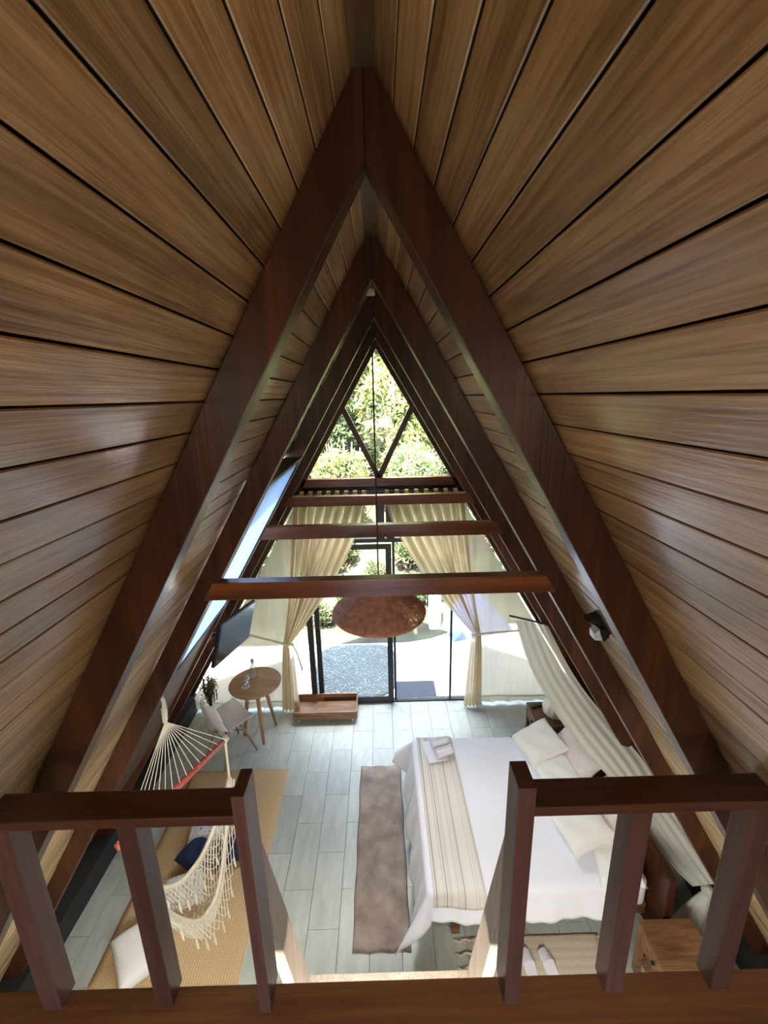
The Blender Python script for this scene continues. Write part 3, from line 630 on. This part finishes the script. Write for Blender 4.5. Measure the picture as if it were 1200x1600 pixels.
# ---------------------------------------------------------------- table group
tb = thing('round_table', 'small round oak table with three splayed legs near the window', 'table', (-1.50, 4.43, 0))
MB().lathe([(.001, .715), (.27, .715), (.295, .727), (.30, .74), (.295, .748), (.001, .75)], 48).build('tabletop', 'oak', tb, smooth=False)
for fx, fy in ((-1.70, 4.44), (-1.435, 4.29), (-1.36, 4.60)):
    a = Vector((fx+1.5, fy-4.43, 0)); MB().tube([a, a*.45+Vector((0, 0, .715))], [.016, .027], 10).build('leg', 'oakleg', tb, smooth=True)
bt = thing('water_bottle', 'clear glass bottle with silver cap on the round table', 'bottle', (-1.54, 4.52, .75))
MB().lathe([(.001, 0), (.034, .002), (.036, .02), (.036, .13), (.015, .17), (.014, .21)], 20).build('bottle_body', glass('bottle_glass', (.92, .95, .95), .3), bt, smooth=True)
MB().lathe([(.001, .235), (.018, .233), (.019, .205), (.001, .203)], 16).build('cap', plain('silver_cap', (.4, .4, .42), .35, 1), bt, smooth=True)
for k, (x, y, lb) in enumerate([(-1.59, 4.43, 'upside-down drinking glass, the farther one on the round table'), (-1.585, 4.345, 'drinking glass on a white coaster at the near side of the round table')]):
    t = thing('drinking_glass', lb, 'glass', (x, y, .75), 0, 'glasses on the round table')
    MB().lathe([(.032, .0), (.034, .004), (.028, .075), (.001, .078), (.001, .074), (.025, .071), (.031, .004)], 20).build('cup', glass('tumbler_glass_%d' % k, (.94, .96, .96), .4), t, smooth=True)
    if k: MB().lathe([(.001, -.0), (.045, -.0), (.047, .004), (.001, .005)], 24).build('coaster', 'white', t)
ch = thing('shell_chair', 'white plastic shell chair with wooden dowel legs beside the round table', 'chair', (-1.77, 4.19, 0), R(-42))
def shell(u, v):   # v 0 front lip .. 1 back top ; u across ; faces +Y
    cl = [(.22, .425), (.20, .445), (.12, .44), (.0, .425), (-.12, .43), (-.19, .47), (-.225, .56), (-.25, .68), (-.265, .80)]
    x = v*(len(cl)-1); i = min(int(x), len(cl)-2); f = x-i; yy = cl[i][0]*(1-f)+cl[i+1][0]*f; zz = cl[i][1]*(1-f)+cl[i+1][1]*f
    a = u*2-1; wdt = .225-.02*v-.07*max(0, v-.75)*4*abs(a)**0; 
    if v > .8: wdt = .22*math.sqrt(max(.05, 1-((v-.8)/.2)**2*.75))
    if v < .12: wdt = .16+.065*(v/.12)
    curve = abs(a)**2.6
    if v < .5: return (a*wdt, yy, zz+.05*curve)
    return (a*wdt, yy+.07*curve, zz+.02*curve*(1-v))
MB().grid(shell, 24, 40, .008).build('shell', 'white', ch, smooth=True, fix=False)
for a in (-1, 1):
    for b in (-1, 1):
        MB().tube([(a*.20, b*.20, 0), (a*.09, b*.08, .40)], [.010, .015], 8).build('leg', 'oakleg', ch, smooth=True)
br = MB()
for a, b in (((-1, -1), (1, 1)), ((1, -1), (-1, 1)), ((-1, -1), (1, -1)), ((-1, 1), (1, 1))): br.tube([(a[0]*.12, a[1]*.115, .29), (b[0]*.12, b[1]*.115, .29)], .004, 6)
br.box(-.1, .1, -.09, .09, .385, .395); br.build('wire_brace', 'black', ch)
vs_ = thing('vase', 'white ceramic floor vase with dried grasses in the left corner', 'vase', (-2.12, 4.56, 0))
MB().lathe([(.001, 0), (.045, .002), (.055, .06), (.05, .13), (.03, .20), (.024, .26), (.018, .258), (.02, .2), (.001, .19)], 24).build('vase_body', 'white', vs_, smooth=True)
gm = MB()
for k in range(60):
    a = random.uniform(0, 2*PI); sp = random.uniform(.02, .10); h = random.uniform(.40, .62)
    p = chaikin([(0, 0, .2), (sp*.3*math.cos(a), sp*.3*math.sin(a), .2+h*.5), (sp*math.cos(a), sp*math.sin(a), .1+h)], 1)
    gm.tube(p, .0018, 3)
    for j in range(5):
        q = p[-1]-Vector((0, 0, .03*j)); gm.tube([q, q+Vector((random.uniform(-.02, .02), random.uniform(-.02, .02), .02))], .006, 4)
o = gm.build('dried_grass', plain('dried_grass', (.14, .10, .055), .9, noise=.3), vs_); o['kind'] = 'stuff'
ty = thing('wheeled_tray', 'low open wooden box tray on casters in front of the door', 'tray', (-.745, 4.79, 0))
hx, hy = .39, .175
MB().box(-hx, hx, -hy, hy, .045, .06).build('tray_bottom', 'furn', ty)
for a in (-1, 1):
    MB().box(-hx, hx, a*hy-.009, a*hy+.009, .045, .155).build('side_panel', 'furn', ty, bevel=.002); MB().box(a*hx-.009, a*hx+.009, -hy+.009, hy-.009, .045, .155).build('side_panel', 'furn', ty, bevel=.002)
    for b in (-1, 1):
        cst = MB(); cst.tube([(a*.34-.012, b*.14, .022), (a*.34+.012, b*.14, .022)], .022, 14); cst.box(a*.34-.016, a*.34+.016, b*.14-.006, b*.14+.006, .02, .045); cst.build('caster', 'white', ty)
# ---------------------------------------------------------------- hammock chair
BZ = 1.62; e1, e2 = atz(357, 1150, BZ), atz(182, 1325, BZ); kn = at(258, 1128, 2.12); hook = at(256, 1094, 2.115)
hm = thing('hammock_chair', 'cream cotton hanging hammock chair with a red wooden spreader bar', 'hammock chair')
dv = (e2-e1).normalized(); q1, q2 = e1+dv*.035, e2-dv*.035
MB().tube([e1, e2], .020, 12).build('spreader_bar', 'redbar', hm, smooth=True)
for q in (q1, q2): MB().tube([q-dv*.02+Vector((0, 0, 0)), q, q+dv*.02], [.021, .024, .021], 12).build('rope_wrap', 'rope', hm, smooth=True)
MB().tube(chaikin([hook+Vector((-.02, 0, .03)), hook, (hook+kn)/2, kn]), .012, 8).tube([hook.lerp(kn, .3), kn], [.02, .014], 8).build('hanging_rope', 'rope', hm, smooth=True)
for k in range(15):
    p = q1.lerp(q2, k/14); MB().tube([kn, p], .0024, 5).build('cord', 'rope', hm)
# seat: cloth sling between the bar ends, back edge high, front edge low
perp = dv.cross(Vector((0, 0, 1))).normalized(); perp = perp if perp.x > 0 else -perp
def sling(u, v):        # u along bar 0..1, v across back edge .. front edge
    s = u*2-1; base = q1.lerp(q2, .5); half = (q2-q1).length/2
    depth = [.40, .58, .84, .92, .82, .72]; x = v*5; i = min(int(x), 4); f = x-i; dp = depth[i]*(1-f)+depth[i+1]*f
    OF = [-.03, -.10, -.06, .03, .07, .06]; off = OF[i]*(1-f)+OF[i+1]*f
    sh = 1-abs(s)**2.2; wdt = half*(1-.22*math.sin(PI*min(1, abs(s))))if False else half*(s if abs(s) < .001 else math.copysign(abs(s)**.8, s))
    p = base+dv*(wdt)*(.98-.34*sh)+perp*(off*sh)+Vector((0, 0, -.32-dp*sh**.85)); return p
MB().grid(lambda u, v: sling(u, v*.10), 48, 5, .004).build('far_cloth_band', 'hammock', hm, smooth=True, fix=False)
MB().grid(lambda u, v: sling(u, .74+v*.26), 48, 12, .004).build('near_cloth_band', 'hammock', hm, smooth=True, fix=False)
nt_ = MB(); NU, NV = 44, 16
for i in range(NU):
    for j in range(NV):
        a = .10+.64*j/NV; b = .10+.64*(j+1)/NV
        if (i+j) % 2: nt_.tube([sling(i/NU, a), sling((i+1)/NU, b)], .0032, 4)
        else: nt_.tube([sling((i+1)/NU, a), sling(i/NU, b)], .0032, 4)
nt_.build('seat_net', 'rope', hm, fix=False)['kind'] = 'stuff'
for v0, nm in ((0, 'edge_band'), (1, 'edge_band')):
    MB().tube([sling(i/40, v0) for i in range(41)], .014, 8).build(nm, 'rope', hm, smooth=True)
net = MB()
for v0 in (0, 1):                # knotted macrame fringe under both edges
    pr = [[None]*41 for _ in range(5)]
    for r in range(5):
        for i in range(41):
            p = sling(i/40, v0); s = abs(i/20-1); out = perp*(.02 if v0 else .012)*(1+r*.6); pr[r][i] = p+out+Vector((0, 0, -.035*r*(1-s**3)))
    for r in range(4):
        for i in range(0, 40):
            if (i+r) % 2 == 0: net.tube([pr[r][i], pr[r+1][i+1]], .0028, 4)
            else: net.tube([pr[r][i+1], pr[r+1][i]], .0028, 4)
    for i in range(2, 40, 4):
        p = pr[4][i]; net.tube([p, p+Vector((0, 0, -.05)), p+Vector((0.005, 0, -.09))], [.004, .009, .005], 5)
o = net.build('fringe', 'rope', hm, fix=False); o['kind'] = 'stuff'
for q in (q1, q2): MB().tube([q, sling(0 if q is q1 else 1, .5)], .009, 6).build('side_rope', 'rope', hm)
# cushions on the jute rug
CG = 'cushions on the jute rug'
pillow('cushion', 'blue and white patterned cushion, the farthest on the jute rug', 'cushion', (-1.68, 3.22, .09), .32, .30, .13, (R(6), R(4), R(12)), 'pattern', CG)
pillow('cushion', 'plain navy blue cushion on the jute rug', 'cushion', (-1.66, 2.95, .08), .30, .27, .12, (R(-5), 0, R(-28)), 'navy', CG)
pillow('cushion', 'plain navy blue cushion mostly hidden behind the hammock chair', 'cushion', (-1.40, 3.00, .07), .26, .24, .10, (0, 0, R(20)), 'navy', CG)
pillow('cushion', 'blue and white patterned cushion between the navy cushion and the hammock seat', 'cushion', (-1.66, 2.66, .08), .30, .26, .12, (R(3), 0, R(20)), 'pattern', CG)
pillow('cushion', 'plain white cushion lying left of the hammock seat', 'cushion', (-1.80, 2.27, .09), .36, .38, .14, (R(4), 0, R(38)), 'pillow', CG)
# ---------------------------------------------------------------- outside
gd = struct('ground', MB().box(-14, 14, YE+.06, 7.3, -.2, -.03), 'gravel')
stm = thing('dim_pebble_patch', 'added grey-green pebble pad outside the door', 'dim pebble patch', (-.42, 5.75, -.03))  # dark patch added to imitate the dimmer, reflecting view through the door glass
MB().prism([(.60*math.copysign(abs(math.cos(a))**.45, math.cos(a)), .64*math.copysign(abs(math.sin(a))**.45, math.sin(a))) for a in [2*PI*i/48+.01 for i in range(48)]], 'z', 0, .02).build('patch', plain('dim_patch_base', (.05, .06, .055), .9), stm)
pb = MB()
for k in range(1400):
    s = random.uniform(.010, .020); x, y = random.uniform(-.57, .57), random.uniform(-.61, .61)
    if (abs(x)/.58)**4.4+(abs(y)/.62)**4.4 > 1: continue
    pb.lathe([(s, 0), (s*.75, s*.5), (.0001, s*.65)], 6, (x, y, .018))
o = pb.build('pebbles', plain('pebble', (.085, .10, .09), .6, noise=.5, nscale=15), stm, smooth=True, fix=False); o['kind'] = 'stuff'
dm = thing('door_mat', 'dark grey door mat lying outside the glass wall', 'door mat', (.44, 5.24, -.03))
MB().box(-.27, .27, -.17, .17, 0, .018).build('mat', plain('grey_mat', (.02, .023, .03), .95, noise=.5, nscale=120, bmp=1), dm, bevel=.004)
# hillside
def hill(u, v):
    x = -16+32*u; y = (6.45 if x < .6 else 6.45+.5*min(1, x-.6))+16*v; z = -.02+max(0, (y-6.6))*.16+max(0, y-10.5)*.55; return (x, y, z+(.10*math.sin(x*1.7+y)+.06*math.sin(x*3.1-y*2.3))*min(1, v*4))
struct('hillside', MB().grid(hill, 80, 50), 'soil', smooth=True, fix=False)
def leaves(n, cx, cy, cz, rx, ry, rz, size, curl=.25, seed=1, up=0.0):
    g = np.random.default_rng(seed); d = g.normal(size=(n, 3)); d /= np.linalg.norm(d, axis=1)[:, None]; r = g.random(n)**.45
    cl = g.integers(0, 26, n); cc = g.normal(size=(26, 3)); cc /= np.linalg.norm(cc, axis=1)[:, None]; cc *= .75*g.random((26, 1))**.4
    c = (cc[cl]+d*r[:, None]*.38)*np.array([rx, ry, rz])+np.array([cx, cy, cz])
    a = g.normal(size=(n, 3)); a[:, 2] += up; a /= np.linalg.norm(a, axis=1)[:, None]; b = np.cross(a, g.normal(size=(n, 3))); b /= np.linalg.norm(b, axis=1)[:, None]; nn = np.cross(a, b)
    L = size*(.6+.8*g.random(n))[:, None]; W = L*.16
    v = np.stack([c, c+a*L*.5+b*W+nn*L*curl*.3, c+a*L, c+a*L*.5-b*W+nn*L*curl*.3], 1).reshape(-1, 3)
    f = [(4*i, 4*i+1, 4*i+2, 4*i+3) for i in range(n)]; m = MB(); m.v = v.tolist(); m.f = f; return m
def tree(nm, label, cat, loc, s, kind, seed, group):
    t = thing(nm, label, cat, loc, random.uniform(0, 6), group)
    if kind in tree_cache: m1, m2 = tree_cache[kind]
    else:
        if kind == 'shrub': mt = 'leafd'; lb = leaves(2600, 0, 0, .35, .75, .55, .5, .20, seed=seed, up=.5)
        elif kind == 'bamboo': mt = 'leaf2'; lb = leaves(22000, 0, 0, 2.4, 1.6, 1.4, 2.4, .24, seed=seed, up=-.3)
        else: mt = 'leaf'; lb = leaves(22000, 0, 0, 2.5, 1.8, 1.6, 2.3, .19, seed=seed)
        m1 = lb.mesh('foliage', fix=False); m1.materials.append(M[mt])
        tr = MB()
        if kind == 'shrub':
            for k in range(5): a = k*1.3; tr.tube([(0, 0, 0), (.12*math.cos(a), .12*math.sin(a), .3), (.3*math.cos(a), .3*math.sin(a), .6)], [.02, .015, .006], 5)
        elif kind == 'bamboo':
            for k in range(9): a = k*.7; q = .25+.1*(k % 3); tr.tube([(q*math.cos(a), q*math.sin(a), -.3), (q*1.4*math.cos(a), q*1.4*math.sin(a), 2), (q*2.6*math.cos(a), q*2.6*math.sin(a), 4.3)], [.04, .035, .015], 6)
        else:
            tr.tube([(0, 0, -.3), (.1, 0, 1.2), (-.05, .1, 2.6), (.1, 0, 4)], [.16, .12, .08, .03], 8)
            for k in range(7): a = k*.9; z = 1.2+.35*k; tr.tube([(0, 0, z), (.6*math.cos(a), .6*math.sin(a), z+.5), (1.2*math.cos(a), 1.2*math.sin(a), z+.8)], [.05, .03, .012], 5)
        m2 = tr.mesh('trunk', smooth=True); m2.materials.append(M['bark']); tree_cache[kind] = (m1, m2)
    inst('foliage', m1, t)['kind'] = 'stuff'; inst('trunk' if kind != 'shrub' else 'stems', m2, t); t.scale = (s, s, s); return t
tree_cache = {}
def hz(y): return -.02+max(0, (y-6.6))*.16+max(0, y-10.5)*.55
for k, (x, y, s, kd, lb) in enumerate([(-3.2, 11.2, 1.0, 'tree', 'broad green tree far left behind the triangular window'), (-1.3, 12.2, 1.0, 'tree', 'green tree behind the left pane of the triangular window'),
    (.4, 11.6, .95, 'bamboo', 'light green bamboo clump in the middle of the triangular window'), (1.7, 12.4, 1.0, 'bamboo', 'yellow-green bamboo clump behind the right pane of the triangular window'),
    (3.3, 11.2, 1.0, 'tree', 'green tree far right behind the triangular window'), (-2.2, 15.0, 1.3, 'bamboo', 'tall bamboo high on the hillside to the left'), (.3, 15.5, 1.3, 'tree', 'tall tree high on the hillside in the centre'), (2.8, 15.2, 1.3, 'tree', 'tall tree high on the hillside to the right'), (-.9, 10.3, .55, 'bamboo', 'small low bamboo clump in front of the left-hand trees'), (.9, 10.0, .5, 'tree', 'small low tree in front of the bamboo, right of centre')]):
    tree('tree' if kd == 'tree' else 'bamboo_clump', lb, 'tree', (x, y, hz(y)), s, kd, 20+(kd == 'tree'), 'trees on the hillside')
sp = [(-3.0, 7.3, .7), (-2.0, 7.1, .55), (-1.1, 7.05, .5), (-.3, 7.0, .45), (.4, 7.3, .55), (1.35, 7.95, .75), (2.3, 8.1, .7), (3.3, 8.0, .8), (-2.5, 9.2, 1.0), (-.9, 8.9, .7), (.6, 9.1, .8), (2.6, 9.6, 1.1), (-1.5, 7.6, .5), (-.65, 7.5, .45), (.1, 7.7, .5), (.75, 7.65, .45), (-.1, 8.4, .5)]
nmz = ['far left', 'left', 'left of the door', 'straight beyond the door pad', 'right of the pebble pad', 'right of the white post', 'behind the blue tarp', 'far right']
for k, (x, y, s) in enumerate(sp):
    lb = 'low red and green shrub at the edge of the gravel, '+nmz[k] if k < 8 else ('mixed shrub higher on the bank, '+['far left', 'left of centre', 'right of centre', 'far right'][k-8] if k < 12 else 'small shrub in the second row of the bank, '+['left of the sliding door', 'behind the left door post', 'behind the wicker lamp', 'behind the white post', 'above the others in the middle'][k-12])
    tree('shrub', lb, 'shrub', (x, y, hz(y)-.04), s, 'shrub', 5, 'shrubs on the bank')
ps = tag(MB().box(-.10, .10, -.08, .08, 0, .95).build('garden_post', plain('white_paint', (.75, .68, .66), .7), None, bevel=.02), 'thick white post standing at the edge of the gravel', 'post'); ps.location = (.90, 6.85, -.03)
tp = tag(MB().prism([(-.55, 0), (.6, 0), (.15, .55), (.05, .57)], 'y', -.35, .35).build('tent', plain('blue_tarp', (.06, .10, .30), .5), None, bevel=.01), 'small blue tarp tent at the edge of the gravel', 'tent'); tp.location = (1.60, 6.9, -.03); tp.rotation_euler = (0, 0, R(15))
